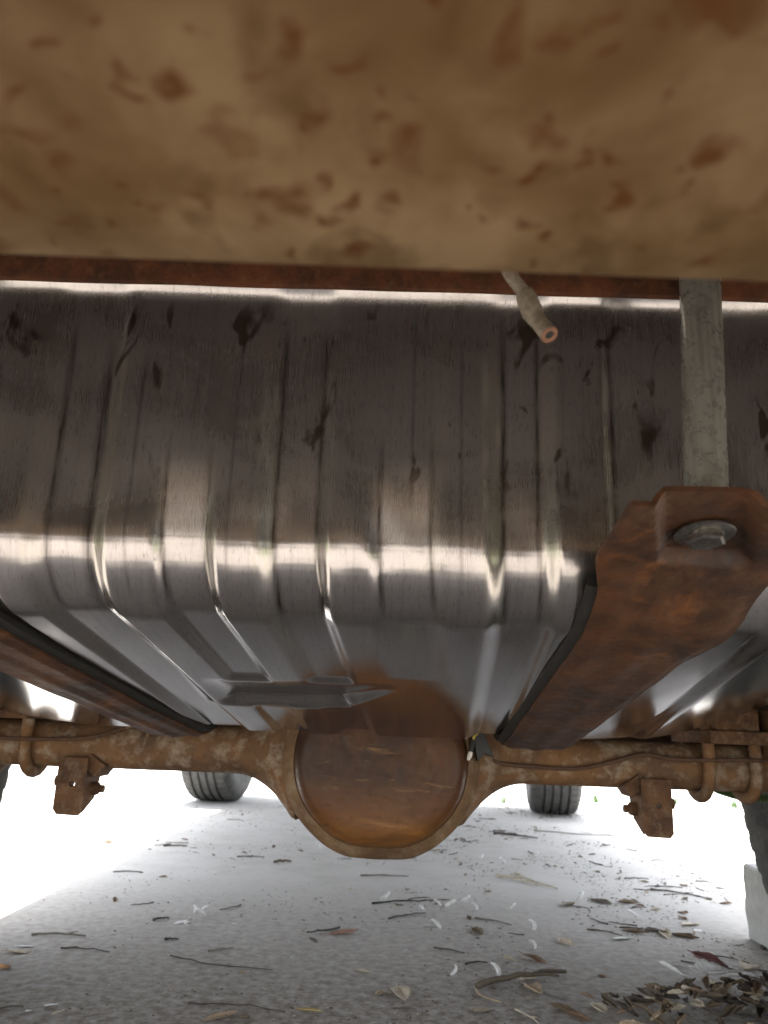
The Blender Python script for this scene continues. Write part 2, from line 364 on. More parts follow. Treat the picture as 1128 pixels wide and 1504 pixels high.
X, SS = np.meshgrid(xv, sv); NY = ny[:, None]; NZ = nz[:, None]; YB = yv[:, None]+0*X; ZB = zv[:, None]+0*X
tb = np.clip((SS-s_corner)/(s_end_bottom-s_corner), 0, 1)
xs_ = X-.035*tb
def band(a, b, wl, wr): return sm((xs_-a)/wl)*(1-sm((xs_-b+wr)/wr))
def fade(s0, s1): return sm((SS-s0)/(s1-s0))
deep = .0074+.0030*np.exp(-((SS-s_corner-.03)/.05)**2)-.0026*np.sin(np.pi*np.clip(tb, 0, 1))
d = np.zeros_like(X)
f_full = .55*fade(.03, .09)+.45*fade(.06, .20)
d += deep*f_full*band(-.101, -.044, .019, .013)                  # long swages down the rear face and under the tank
d += deep*f_full*band(.062, .119, .019, .013)
d += .0062*f_full*band(-.266, -.203, .016, .012)
d += .0045*f_full*band(.152, .285, .010, .02)
low = fade(s_corner-.060, s_corner+.022)
d += .0078*(1-.55*tb)*low*band(-.174, -.124, .012, .012)                   # short swages that fade out up the face
d += .0072*np.clip(1-2.2*tb, 0, 1)*low*band(-.022, .040, .015, .018)
d += .0045*low*band(-.320, -.285, .01, .01)
shm = sm((YB-.728)/.016)*(1-sm((YB-.830)/.03))*sm((X+.20)/.03)*(1-sm((X-.015)/.03))
d *= 1-.92*shm
# shelf pressed into the underside
sh = np.clip((YB-.732)/.090, 0, 1)*(1-sm((YB-.822)/.018))
xr = .012-.045*np.clip((YB-.75)/.07, 0, 1)
d += .0112*sh*sm((X+.185)/.035)*(1-sm((X-xr+.02)/.02))
for k in range(40):                                             # panels are not quite flat near the bend
    fx, fs = rng.normal(0, 95), rng.normal(0, 45); ph = rng.uniform(0, 6.28)
    d += 8.5e-5*np.sin(fx*X+fs*SS+ph)*np.exp(-((SS-s_corner-.01)/.055)**2)
# wobble of thin pressed sheet
for k in range(26):
    fx, fs = rng.normal(0, 34), rng.normal(0, 26); ph = rng.uniform(0, 6.28)
    d += 4.2e-5*rng.uniform(.3, 1.2)*np.sin(fx*X+fs*SS+ph)
for k in range(14):
    fx, fs = rng.normal(0, 120), rng.normal(0, 30); ph = rng.uniform(0, 6.28)
    d += 9e-6*np.sin(fx*X+fs*SS+ph)
d += -.0035*sm((SS-.006)/.02)*(1-sm((SS-.05)/.03))*np.sin((X+.1)*14)*.5    # wavy flange fillet
d += .0022*np.sin(X*21+1)*(1-sm((SS-.02)/.03))
rise = np.where(X < -.05, .55, .85)*np.maximum(0, np.abs(X+.05)-.27)**2*sm((SS-s_corner)/(s_end_bottom-s_corner))
PX, PY, PZ = X, YB-NY*d, ZB-NZ*d+rise
R_, C_ = X.shape
verts = np.stack([PX, PY, PZ], -1).reshape(-1, 3)
idx = np.arange(R_*C_).reshape(R_, C_)
quads = np.stack([idx[:-1, :-1], idx[1:, :-1], idx[1:, 1:], idx[:-1, 1:]], -1).reshape(-1, 4)
me = bpy.data.meshes.new('fuel_tank'); me.from_pydata(verts.tolist(), [], quads.tolist()); me.update()
uvl = me.uv_layers.new(name='UVMap'); li = np.empty(len(me.loops), int); me.loops.foreach_get('vertex_index', li)
uvs = np.stack([X, SS], -1).reshape(-1, 2)[li]; uvl.data.foreach_set('uv', uvs.ravel())
rib_line = np.zeros_like(X)
for e, w, s0, s1, k in ((-.086, .0016, .06, .30, 1.), (-.0545, .0014, .06, .30, 1.), (.0785, .0018, .05, .30, 1.), (.1045, .0012, .05, .30, .9), (-.218, .0022, .08, .30, .8), (-.248, .0018, .06, .3, .7), (.158, .0015, .05, .30, .9), (.151, .001, .05, .30, .6),
                        (-.165, .0013, .16, .28, .9), (-.134, .0014, .16, .28, 1.), (-.010, .0014, .15, .29, .9), (.027, .0014, .15, .28, .9), (-.190, .0010, .08, .27, .5), (.048, .0008, .06, .25, .4), (-.118, .0008, .05, .25, .4), (.012, .0008, .05, .2, .4)):
    rib_line = np.maximum(rib_line, k*np.exp(-((xs_-e)/(1.5*w))**2)*fade(s0, s0+.05)*(1-fade(s1, s1+.03)))
pale_wall = np.zeros_like(X)  # paler strips along the rib walls
for a_, b_, k in ((-.101, -.086, .7), (-.056, -.044, .35), (.062, .078, .9), (.105, .119, .6), (-.266, -.250, .5), (-.215, -.203, .8), (.150, .157, .9), (-.136, -.126, .4), (.026, .038, .4)):
    pale_wall = np.maximum(pale_wall, k*sm((xs_-a_)/.004+.5)*sm((b_-xs_)/.004+.5)*fade(.06, .12)*(1-.75*fade(.24, .31)))
at_ = me.attributes.new('pale_wall', 'FLOAT', 'POINT'); at_.data.foreach_set('value', pale_wall.ravel())
at_ = me.attributes.new('rib_line', 'FLOAT', 'POINT'); at_.data.foreach_set('value', rib_line.ravel())
me.polygons.foreach_set('use_smooth', [True]*len(me.polygons)); me.materials.append(M['tank'])
tank = link('fuel_tank', me, ROOT, 'bare shiny steel fuel tank with pressed ribs'); PINV[tank.name] = Matrix()
mb = MB(); mb.box((-.04, .745, .718), (1.30, .50, .012)); mb.box((-.692, .77, .56), (.012, .47, .27)); mb.box((.612, .77, .56), (.012, .47, .27))
o = part('tank_end', mb, 'tank', tank)

# --- straps under the tank
def strap(xc0, skew, name_lbl, flip, path):
    c = spline([(0, y, z) for y, z in path], 12); nrow = len(c); P = []; Q = []
    for i, p in enumerate(c):
        t = (c[min(i+1, nrow-1)]-c[max(i-1, 0)]).normalized(); up = Vector((0, -t.z, t.y)); up = up if up.z > 0 else -up
        row = []; rq = []; xc = xc0+skew*(p.y-.5)
        tabw = 1-sm((p.y-.465)/.05)
        for j in range(33):
            u = (j/32-.5)*2; half = (.0445 if xc0 > 0 else .038)+.0045*tabw-.004*sm((p.y-.6)/.35); x = xc+u*(half+(.017*(1-sm((p.y-.53)/.08)) if u*xc0 > 0 else .006*tabw))
            emb = .0100*sm((.031-abs(x-xc-.003-.35*(p.y-.44)))/.0085)*(1-sm((p.y-.470)/.009))
            bead = .0035*sm((abs(u)-.72)/.28)*sm((p.y-.47)/.06)-.0022*sm(1-abs(u)/.35)*sm((p.y-.50)/.06)
            wob = .0010*mnoise.noise((x*30, p.y*22, xc0*9))
            row.append(Vector((x+.0006*mnoise.noise((u*3, p.y*60, 4)), p.y, p.z))+up*(emb+bead+wob))
        P.append(row)
    mb = solid(P, .0032)
    o = part('tank_strap', mb, 'strap', ROOT, name_lbl, auto=40)
    xc = xc0; rows = [r for r, p in zip(P, c) if p.y > .505]
    Q = [[v+Vector((0, 0, .0052)) for v in r] for r in rows]; inner = -1 if xc > 0 else 1
    Q = [[Vector((v.x+inner*.007, v.y, v.z)) for v in r[::4]] for r in Q]
    part('strap_pad', solid(Q, .0075), 'rubber', o, 'black rubber pad between strap and tank')
    return o
path = [(.397, .4985), (.430, .4922), (.460, .4864), (.478, .4825), (.504, .4685), (.538, .4490), (.57, .4370), (.64, .4215), (.80, .3890), (.93, .3635), (.985, .3555), (1.025, .372), (1.035, .42)]
st = strap(.184, 0, 'broad rusty fuel tank strap with bolted end at right', 1, path)
mb = MB(); bt = Matrix.Rotation(math.radians(-11), 4, 'X')
bc = Vector((.1880, .446, .4978))
def bolt(parent, bc, bt):
    m1 = MB(); m1.lathe([(-.0005, .0178), (-.0018, .0178), (-.0022, .0172), (-.0024, .0110), (-.004, .0108)], 32, 'Z')
    m1.v = [bc+(bt @ v) for v in m1.v]; m1.f.append(list(range(32*4, 32*5)))
    part('washer', m1, 'boltsteel', parent)
    m2 = MB(); m2.lathe([(-.0022, .0118), (-.0070, .0118), (-.0080, .0100), (-.0074, .0062), (-.0072, .0001)], 6, 'Z', fn=None)
    m2.v = [bc+(bt @ v) for v in m2.v]
    part('bolt_head', m2, 'boltsteel', parent, smooth=False)
bolt(st, bc, bt)
st2 = strap(-.352, .190, 'rusty fuel tank strap at left, cut off by the edge of the view', -1, path)
bolt(st2, Vector((-.362, .446, .4978)), bt)
for x in (.1905, -.362):
    mb = MB(); mb.tube([(x, .446, .5035), (x+.0025, .446, .56), (x+.0052, .445, .62), (x+.0115, .444, .765)], .0128, 28)
    part('spacer_tube', mb, 'zinc', ROOT, 'galvanised spacer tube standing on the bolted strap end')
mb = MB()
mb.box((.19, .44, .755), (.10, .08, .012)); part('strap_mount', mb, 'under', ROOT, bevel=.002)
mb = MB(); mb.box((-.362, .44, .755), (.10, .08, .012)); part('strap_mount', mb, 'under', ROOT, bevel=.002)

# --- open vent hose
ho = spline([(.043, .37, .70), (.050, .365, .645), (.057, .36, .618), (.0655, .36, .604), (.069, .359, .592)], 6)
hs = MB(); hs.tube(ho, .0036, 14); H = part('vent_hose', hs, 'hose', ROOT, 'dusty open ended hose hanging in front of the tank')
hs = MB(); a, b = Vector((.0658, .36, .6045)), Vector((.0715, .358, .5865))
hs.tube([a.lerp(b, t) for t in (0, .05, .2, .5, .75, .9, 1)], [.0036, .0048, .0054, .0056, .0057, .0048, .0038], 16); part('hose_sleeve', hs, 'hose', H)
hs = MB(); a, b = Vector((.071, .358, .5885)), Vector((.0768, .3510, .5745)); t = (b-a).normalized()
rr = [(0, .0050), (.3, .0044), (.8, .0046), (1.0, .0047), (1.0, .0024), (.6, .0022)]
o_ = MB(); o_.tube([a.lerp(b, q) + t*1e-5*i for i, (q, r) in enumerate(rr)], [r for q, r in rr], 18, True); part('hose_end', o_, 'hose', H)
o_ = MB(); o_.lathe([(.0001, .0023), (.0008, .0030), (.0009, .0042), (.0002, .0047)], 18, 'Z'); q = t.to_track_quat('Z', 'Y').to_matrix().to_4x4(); o_.v = [b+(q @ v) for v in o_.v]
part('hose_rim', o_, 'hose_in', H)
o_ = MB(); o_.lathe([(.0002, .0023), (.00025, .0001)], 12, 'Z'); o_.v = [b+(q @ v) for v in o_.v]; part('hose_bore', o_, 'black', H)  # black disc stands in for shade inside the open end

# --- rear axle
AX, AZ = 1.15, .335
prof = [(-.80, .0001), (-.80, .06), (-.785, .06), (-.785, .045), (-.75, .045), (-.74, .0335)]
def hs_r(dx):
    a = abs(dx)
    if a < .118: return math.sqrt(max(.128**2-a*a*.62, 0))
    k = (.205-a)/.087
    return .0325+.059*max(0, k)**2.0 if a < .205 else .0325
prof += [(x, .0325) for x in np.linspace(-.70, -.22, 14)]
prof += [(-.008+dx, hs_r(dx)) for dx in np.linspace(-.205, .205, 64)]
prof += [(x, .0325) for x in np.linspace(.21, .70, 14)]
prof += [(.74, .0335), (.75, .045), (.785, .045), (.785, .06), (.80, .06), (.80, .0001)]
mb = MB(); mb.lathe(prof, 40, 'X', (0, AX, AZ), fn=lambda a, r, t, k, j: r*(1-.10*max(0, -math.sin(t))*(1 if abs(a+.008) < .11 else 0)) + (.0006*mnoise.noise((a*40, t*3, 1)) if r > .01 else 0))
for v in mb.v:
    if abs(v.x+.008) < .15 and v.y < 1.094: v.y = 1.094
axle = part('rear_axle', mb, 'axle', ROOT, 'rusty tan rear axle housing with long tubes', auto=50)
half = [(0, .2085), (.037, .2105), (.062, .219), (.085, .2345), (.108, .258), (.124, .288), (.131, .325), (.127, .365), (.110, .405), (.080, .435), (.040, .452), (0, .456)]
hp = spline([(x, 0, z) for x, z in half], 5); ring = [(p.x, p.z) for p in hp]+[(-p.x, p.z) for p in hp[-2:0:-1]]
CX, CZ = -.006, .332
def cring(y, k, dz=0): return [(CX+x*k, y, CZ+(z-CZ)*k+dz) for x, z in ring]
mb = MB(); mb.rings([cring(1.118, .98), cring(1.108, 1.03), cring(1.094, 1.03), cring(1.089, 1.015), cring(1.083, .965), cring(1.076, .92), cring(1.072, .895), cring(1.076, .875)], False, False)
part('cover_flange', mb, 'flange', axle, 'tan rim of the differential housing')
mb = MB(); mb.rings([cring(1.074, .890), cring(1.070, .882), cring(1.063, .865), cring(1.056, .84), cring(1.051, .80), cring(1.048, .76), cring(1.046, .66), cring(1.046, .45), cring(1.0455, .2)], True)
part('differential_cover', mb, 'cover', axle, 'round brown differential cover', auto=60)
# shock brackets, with a bolt hole
def bracket(x0, x1, sgn, lbl):
    y0, y1 = 1.105, 1.150; zt, zb = .318, .243
    b = bmesh.new(); outline = [(x0, zt), (x1, zt), (x1, zb+.006), (x1-.005, zb), (x0+.006, zb+.001), (x0, zb+.008)]
    hx, hz = (x0+x1)/2+.002, .284; hole = [(hx+.0042*math.cos(2*PI*k/10), hz+.0042*math.sin(2*PI*k/10)) for k in range(10)]
    es = []
    for loop in (outline, hole):
        vs = [b.verts.new((x, y0, z)) for x, z in loop]; es += [b.edges.new((vs[i], vs[(i+1) % len(vs)])) for i in range(len(vs))]
    r = bmesh.ops.triangle_fill(b, use_beauty=True, edges=es)
    fs = [f for f in b.faces]; ex = bmesh.ops.extrude_face_region(b, geom=fs)
    for v in [g for g in ex['geom'] if isinstance(g, bmesh.types.BMVert)]: v.co.y += .006
    bmesh.ops.recalc_face_normals(b, faces=b.faces)
    me = bpy.data.meshes.new('shock_bracket'); b.to_mesh(me); b.free(); me.materials.append(M['bracket'])
    o = link('shock_bracket', me, axle, lbl); PINV[o.name] = Matrix(); return o
def web(xa, xb, sgn):
    # slanted side web running back from the front plate, and the bolt that sticks out of it
    mb = MB(); pts = [(1.111, .318), (1.111, .246), (1.150, .262), (1.165, .29), (1.165, .318)]
    mb.rings([[(xa-sgn*.005, y, z) for y, z in pts], [(xa-sgn*.0005, y, z) for y, z in pts]], True, True)
    mb.rings([[(xb+sgn*.0005, y, z) for y, z in pts], [(xb+sgn*.005, y, z) for y, z in pts]], True, True)
    c = Vector((xa+sgn*.003, 1.138, .276)); mb.lathe([(-.012, .0001), (-.012, .010), (.004, .010), (.006, .006), (.013, .006), (.013, .0001)][::1], 6, 'X', c) if sgn > 0 else mb.lathe([(-.013, .0001), (-.013, .006), (-.006, .006), (-.004, .010), (.012, .010), (.012, .0001)], 6, 'X', c)
    c2 = Vector((xb-sgn*.003, 1.125, .286)); mb.lathe([(-.006, .0001), (-.006, .008), (.006, .008), (.006, .0001)], 6, 'X', c2)
    mb.box((xa+sgn*.004, 1.14, .308), (.028, .05, .02), Matrix.Rotation(sgn*.6, 4, 'Y'))
    part('bracket_web', mb, 'bracket', axle, smooth=False, bevel=.0012)
bracket(-.452, -.412, 1, 'rusty shock absorber bracket hanging under the left tube'); web(-.412, -.452, 1)
bracket(.352, .393, -1, 'rusty shock absorber bracket hanging under the right tube'); web(.352, .393, -1)
# U-bolts with spring perches
for x in (-.505, -.565, .449, .514):
    mb = MB(); pts = [(x, AX-.0405, .415), (x, AX-.0405, .37)]
    for k in range(13): a = PI+k/12*PI; pts.append((x, AX+.0405*math.cos(a), AZ+.0405*math.sin(a)))
    pts += [(x, AX+.0405, .37), (x, AX+.0405, .415)]
    mb.tube(pts, .0085, 12); part('u_bolt', mb, 'axle', axle)
for x, s in ((-.535, 1), (.482, -1)):
    mb = MB(); mb.box((x, AX, .377), (.085, .15, .018)); mb.box((x, AX-.055, .398), (.06, .02, .03)); mb.box((x-.045*s, AX-.03, .385), (.006, .10, .06))
    part('spring_perch', mb, 'bracket', axle, bevel=.002)
    for k in range(4):
        L = .62-.13*k; mb = MB(); zz = .3945+.009*(3-k) if k < 4 else 0
        rows = [[(x+q, AX+.60+L*(t*2-1)*.95-.0, .392+.0085*k+.10*((AX+.60+L*(t*2-1)*.95-AX)/.9)**2) for q in (-.03, .03)] for t in np.linspace(0, 1, 12)]
        rows = [r for r in rows if r[0][1] > 1.06]
        part('spring_leaf', solid(rows, .0065), 'under', ROOT, smooth=False)
# brake lines and junction
bl = [(.128, 1.098, .345), (.145, 1.100, .337), (.163, 1.106, .331), (.21, 1.1085, .328), (.266, 1.1085, .328), (.313, 1.109, .338), (.36, 1.112, .350), (.407, 1.106, .345), (.526, 1.099, .348), (.70, 1.104, .345)]
mb = MB(); mb.tube(spline(bl, 6), .0028, 8); part('brake_line', mb, 'line', axle, 'thin rusty brake line waving along the right tube')
bl = [(-.74, 1.105, .345), (-.537, 1.098, .341), (-.46, 1.104, .342), (-.418, 1.104, .345), (-.39, 1.107, .352), (-.37, 1.112, .360), (-.355, 1.118, .366), (-.32, 1.13, .372)]
mb = MB(); mb.tube(spline(bl, 6), .0026, 8); part('brake_line', mb, 'line', axle, 'thin rusty brake line along the left tube')
mb = MB(); mb.box((-.352, 1.112, .368), (.030, .018, .010), Matrix.Rotation(-.35, 4, 'Y')); mb.box((-.335, 1.116, .360), (.005, .012, .022)); part('line_clip', mb, 'flange', axle, bevel=.001)
mb = MB(); pts = [(.117, .374), (.133, .372), (.139, .356), (.146, .340), (.133, .345), (.124, .334), (.120, .350)]
mb.rings([[(x, 1.070, z) for x, z in pts], [(x, 1.098, z) for x, z in pts]], True, True); J = part('brake_junction', mb, 'black', axle, 'black torn bracket at the right of the differential', smooth=False, bevel=.0012)
mb = MB(); mb.tube(spline([(.133, 1.068, .374), (.124, 1.064, .372), (.117, 1.062, .364), (.114, 1.064, .350)], 5), .0018, 8); part('wire', mb, 'yellow', axle, 'thin olive wire arching over the black bracket')
mb = MB(); mb.tube([(.1165, 1.062, .362), (.1135, 1.060, .347)], .0035, 8); part('wire_plug', mb, 'black', axle)
mb = MB(); mb.tube([(.1135, 1.060, .346), (.1115, 1.058, .341), (.1095, 1.058, .336)], [.0028, .0034, .002], 7); part('wire_cap', mb, 'white', axle, 'tiny white cap on the loose wire')
# brake cable with a coil guard
cp = spline([(.47, 1.19, .325), (.487, 1.20, .306), (.511, 1.205, .297), (.546, 1.205, .291), (.60, 1.20, .293), (.66, 1.18, .30)], 30)
mb = MB(); mb.tube(cp, .0026, 6); K = part('brake_cable', mb, 'line', axle)
hel = []
for i, p in enumerate(cp):
    for q in range(3):
        tt = i+q/3; pp = p.lerp(cp[min(i+1, len(cp)-1)], q/3); hel.append(pp+Vector((0, math.cos(tt*2.1), math.sin(tt*2.1)))*.0048)
mb = MB(); mb.tube(hel, .0013, 5); part('coil_guard', mb, 'grass', axle, 'greenish coil guard round the brake cable')
mb = MB(); mb.box((0, 1.36, .435), (1.40, .05, .17)); mb.box((0, 1.40, .352), (1.40, .10, .006)); part('crossmember', mb, 'under', ROOT, bevel=.006)
# driveshaft and front axle
mb = MB(); mb.tube([(-.008, 1.26, .35), (-.008, 1.30, .352), (-.005, 2.25, .46), (-.005, 2.30, .46)], [.03, .036, .036, .05], 20); part('driveshaft', mb, 'under', ROOT)
mb = MB(); mb.tube([(-.005, 2.28, .46), (-.005, 2.34, .47), (0, 2.7, .52), (0, 3.0, .54), (0, 3.05, .55)], [.06, .11, .12, .17, .19], 20); part('gearbox', mb, 'under', ROOT)
mb = MB(); mb.box((0, 3.45, .58), (.38, .6, .22)); part('oil_pan', mb, 'under', ROOT, bevel=.03)
mb = MB(); mb.tube([(-.64, 3.80, .335), (.64, 3.80, .335)], .04, 16); part('front_axle', mb, 'under', ROOT)

# --- wheels
RT = .335
def tyre_mesh(lug=True):
    w = .118; prof = [(-.085, .195), (-.095, .20), (-.108, .225), (-.117, .262), (-.115, .292), (-.108, .312), (-.100, .322)]
    cross = []; gro = (-.054, -.018, .018, .054)
    x = -.092
    cross.append((x, RT-.006))
    for g in gro: cross += [(g-.0065, RT-.001), (g-.0045, RT-.0105), (g+.0045, RT-.0105), (g+.0065, RT-.001)]
    cross.append((.092, RT-.006))
    prof = prof+cross+[(-a, r) for a, r in prof[::-1]]
    nseg = 216
    def fn(a, r, t, k, j):
        if abs(a) > .075 and r > .305: return r-(.008 if k % 4 == 0 else 0)
        if r > RT-.003 and k % 3 == 0: return r-.0022
        return r
    mb = MB(); mb.lathe(prof, nseg, 'X', fn=fn); return mb
TY = tyre_mesh().mesh('tyre', M['tyre'], True); TY.set_sharp_from_angle(angle=math.radians(28))
mb = MB(); mb.lathe([(-.088, .197), (-.098, .203), (-.100, .196), (-.085, .186), (-.02, .172), (.055, .172), (.085, .186), (.100, .196), (.098, .203), (.088, .197)], 64, 'X')
mb.lathe([(.020, .172), (.045, .150), (.052, .10), (.06, .075), (.060, .0001)], 64, 'X')
RIM = mb.mesh('rim', M['alloy']); RIM.set_sharp_from_angle(angle=math.radians(35))
mb = MB(); mb.lathe([(-.055, .0001), (-.055, .135), (-.01, .140), (.015, .140)], 40, 'X'); DR = mb.mesh('brake_drum', M['bracket'])
mb = MB(); mb.lathe([(.052, .009), (.072, .009), (.074, .007), (.074, .0001)], 6, 'X'); NUT = mb.mesh('lug_nut', M['boltsteel'], False)
for (x, y, steer) in ((-.790, 1.15, 0), (.748, 1.15, 0), (-.782, 3.80, -5), (.790, 3.80, -7)):
    w = bpy.data.objects.new('wheel', None); COL.objects.link(w); w.parent = ROOT; w.matrix_parent_inverse = PINV['parked_vehicle']
    w.location = (x, y, RT-.002); w.rotation_euler = (rng.uniform(0, 6), 0, math.radians(steer)+(PI if x < 0 else 0)); w.rotation_mode = 'XYZ'
    for nm, me in (('tyre', TY), ('rim', RIM), ('brake_drum', DR)):
        c = link(nm, me, None); c.parent = w
    for k in range(5):
        c = link('lug_nut', NUT, None); c.parent = w; c.location = (0, .055*math.cos(2*PI*k/5), .055*math.sin(2*PI*k/5))

# --- body above: floor, rails, sides, roof, so light and shade fall as under a real vehicle
mb = MB(); mb.box((0, 2.1, .775), (1.50, 3.86, .012)); part('floor_pan', mb, 'under', ROOT)
for x in (-.36, .36):
    mb = MB(); mb.box((x*1.22, 2.62, .70), (.07, 2.8, .11)); part('frame_rail', mb, 'under', ROOT, bevel=.006)
for s in (-1, 1):
    X0 = .752*s; mb = MB(); ol = [(.10, .50), (.70, .50), (.78, .74), (.96, .80), (1.34, .80), (1.52, .74), (1.62, .47), (3.28, .47), (3.40, .70), (3.60, .80), (4.02, .80), (4.06, .55), (4.10, .55), (4.10, 1.10), (2.75, 1.16), (.10, 1.16)]
    mb.rings([[(X0-.012*s, y, z) for y, z in ol], [(X0+.012*s, y, z) for y, z in ol]], True, True); part('body_side', mb, 'body', ROOT, smooth=False, bevel=.004)
    mb = MB(); mb.rings([[(X0+s*q, y, z) for q in (.0125, .17, .172, .0125)] for y, z in []] or [[(X0+s*.0125, y, z), (X0+s*.165, y, z-.01), (X0+s*.165, y, z-.016), (X0+s*.0125, y, z-.006)] for y, z in ((.74, .62), (.80, .78), (.97, .84), (1.33, .84), (1.50, .78), (1.57, .60))], True, True); part('fender_flare', mb, 'black', ROOT)
    mb = MB(); mb.rings([[(X0-.012*s, .12, 1.165), (X0-.012*s, 2.45, 1.165), (X0*.92-.012*s, 2.05, 1.72), (X0*.92-.012*s, .20, 1.72)], [(X0+.006*s, .12, 1.165), (X0+.006*s, 2.45, 1.165), (X0*.92+.006*s, 2.05, 1.72), (X0*.92+.006*s, .20, 1.72)]], True, True); part('hardtop_side', mb, 'body', ROOT, smooth=False, bevel=.004)
mb = MB(); mb.box((0, 1.12, 1.735), (1.44, 1.90, .03)); part('roof', mb, 'body', ROOT, bevel=.012)
mb = MB(); mb.box((0, .11, .95), (1.478, .02, .46)); part('tailgate', mb, 'body', ROOT, bevel=.006)
mb = MB(); mb.box((0, .132, .66), (1.478, .016, .18)); mb.box((0, .15, .762), (1.478, .05, .02)); part('rear_light_block', mb, 'under', ROOT, bevel=.003)  # unseen panel added to keep sky out of the tank's reflections
mb = MB(); mb.box((0, .16, 1.46), (1.42, .02, .54)); part('rear_hatch', mb, 'body', ROOT, bevel=.006)
mb = MB(); mb.box((0, 3.42, 1.135), (1.478, 1.34, .03)); part('hood', mb, 'body', ROOT, bevel=.012)
mb = MB(); mb.box((0, 4.09, .83), (1.478, .02, .55)); part('grille_panel', mb, 'body', ROOT, bevel=.006)
mb = MB(); mb.rings([[(-.69, 2.44, 1.17), (.69, 2.44, 1.17), (.64, 2.06, 1.715), (-.64, 2.06, 1.715)], [(-.69, 2.46, 1.17), (.69, 2.46, 1.17), (.64, 2.08, 1.715), (-.64, 2.08, 1.715)]], True, True); part('windscreen', mb, 'black', ROOT, smooth=False)

# ---------------------------------------------------------------- chock block in front of the right rear tyre
b = bmesh.new(); bmesh.ops.create_cube(b, size=1)
bmesh.ops.subdivide_edges(b, edges=b.edges, cuts=9, use_grid_fill=True)
for v in b.verts:
    c = v.co; x, y, z = c.x*.16+.797, c.y*.21+1.545, (c.z+.5)*.135
    if c.y < -.2: z *= 1-.12*(-.2-c.y)/.3
    k = .004; p = (x*28, y*28, z*28)
    v.co = (x+k*mnoise.noise(p), y+k*mnoise.noise((p[0]+9, p[1], p[2])), max(0, z+k*mnoise.noise((p[0], p[1]+7, p[2]))) if z > .004 else 0)
me = bpy.data.meshes.new('chock_block'); b.to_mesh(me); b.free(); me.materials.append(M['chock'])
o = link('chock_block', me, None, 'rough pale concrete block chocking the right rear tyre', 'wheel chock')
bv = o.modifiers.new('bevel', 'BEVEL'); bv.width = .004; bv.limit_method = 'ANGLE'; bv.angle_limit = math.radians(50)

# ---------------------------------------------------------------- litter on the slab
TWIGS=[
(-0.340,1.394,-0.164,1.339,0.0011,-0.10,'dark','long thin curved dark twig lying alone on the left part of the concrete'),
(-0.259,1.179,-0.123,1.166,0.0011,0.05,'dark','long straight dark twig nearest the camera at the bottom left'),
(-0.608,1.475,-0.515,1.480,0.0022,0.04,'grey','thick forked grey brown twig near the left sunlight edge'),
(-0.528,1.407,-0.443,1.392,0.0014,0.08,'dark','thin dark twig just below the thick forked twig at left'),
(-0.376,1.478,-0.352,1.482,0.0020,0.00,'black','short stubby black stick standing out on clean grey concrete'),
(-0.433,1.602,-0.408,1.621,0.0025,0.05,'dark','short knobbly dark bark stick left of the white oval seed'),
(-0.019,1.814,0.080,1.857,0.0022,0.03,'black','dark thick stick directly below the differential cover'),
(0.080,1.851,0.155,1.884,0.0013,0.08,'dark','thin dark twig touching the white curls below the differential'),
(0.149,1.289,0.300,1.378,0.0050,0.05,'bark','thick flaking bark stick in the foreground right of centre'),
(0.147,1.282,0.176,1.232,0.0018,-0.18,'tan','thin tan curl of bark under the thick bark stick'),
(0.193,1.207,0.217,1.160,0.0014,0.03,'pale','pale straight straw stalk at the bottom edge right of centre'),
(0.303,2.189,0.391,2.076,0.0036,0.06,'pale','thick pale weathered twig lying slantwise in the middle distance'),
(0.363,2.239,0.429,2.043,0.0028,-0.06,'pale','second pale weathered twig crossing the thick one in the middle distance'),
(0.407,3.007,0.554,2.926,0.0033,0.03,'dark','dark stick lying in front of the right front tyre'),
(0.674,2.089,0.790,1.996,0.0022,0.06,'dark','dark crooked twig between the curled leaf row and the chock block'),
(0.699,2.126,0.768,2.123,0.0017,0.10,'dark','small dark twig behind the crooked one at right'),
(0.006,2.382,0.097,2.403,0.0030,0.02,'grey','grey stick lying just under the differential bulge'),
(0.584,1.422,0.654,1.438,0.0014,0.05,'dark','thin dark twig behind the leaf heap at right'),
(0.574,1.468,0.624,1.413,0.0012,-0.05,'dark','thin crossing twig beside the chock block'),
(0.576,3.127,0.927,3.076,0.0019,-0.05,'grey','long thin grey twig at the right sunlight edge'),
(0.016,1.689,0.094,1.747,0.0017,0.05,'dark','thin slanting dark twig below the white curls at centre'),
(0.095,1.495,0.148,1.469,0.0014,0.02,'dark','short straight dark twig left of the curled brown leaf'),
(-0.286,1.421,-0.249,1.446,0.0014,0.03,'grey','short faint grey twig above the long curved twig'),
(-0.054,2.118,0.070,2.133,0.0019,0.04,'grey','faint grey twig lying behind the dark thick stick'),
(0.143,1.407,0.181,1.420,0.0017,0.10,'dark','bent dark twig left of the curled brown leaf tip'),
(0.194,1.723,0.262,1.674,0.0018,0.03,'grey','grey twig beneath the white curl at right of centre'),
(0.523,1.477,0.565,1.437,0.0011,0.06,'dark','fine dark twig leading to the maroon pod'),
(-0.656,2.457,-0.585,2.462,0.0028,0.05,'dark','dark twig in the distance on the shaded concrete left of the differential'),
(-0.409,2.322,-0.333,2.328,0.0022,0.03,'grey','thin grey twig below the left front tyre'),
(-0.295,2.250,-0.249,2.271,0.0039,0.03,'bark','short brown bark chip left of the differential bulge'),
(-0.494,1.131,-0.468,1.142,0.0014,0.10,'dark','dark twig cut off by the left edge of the foreground'),
]
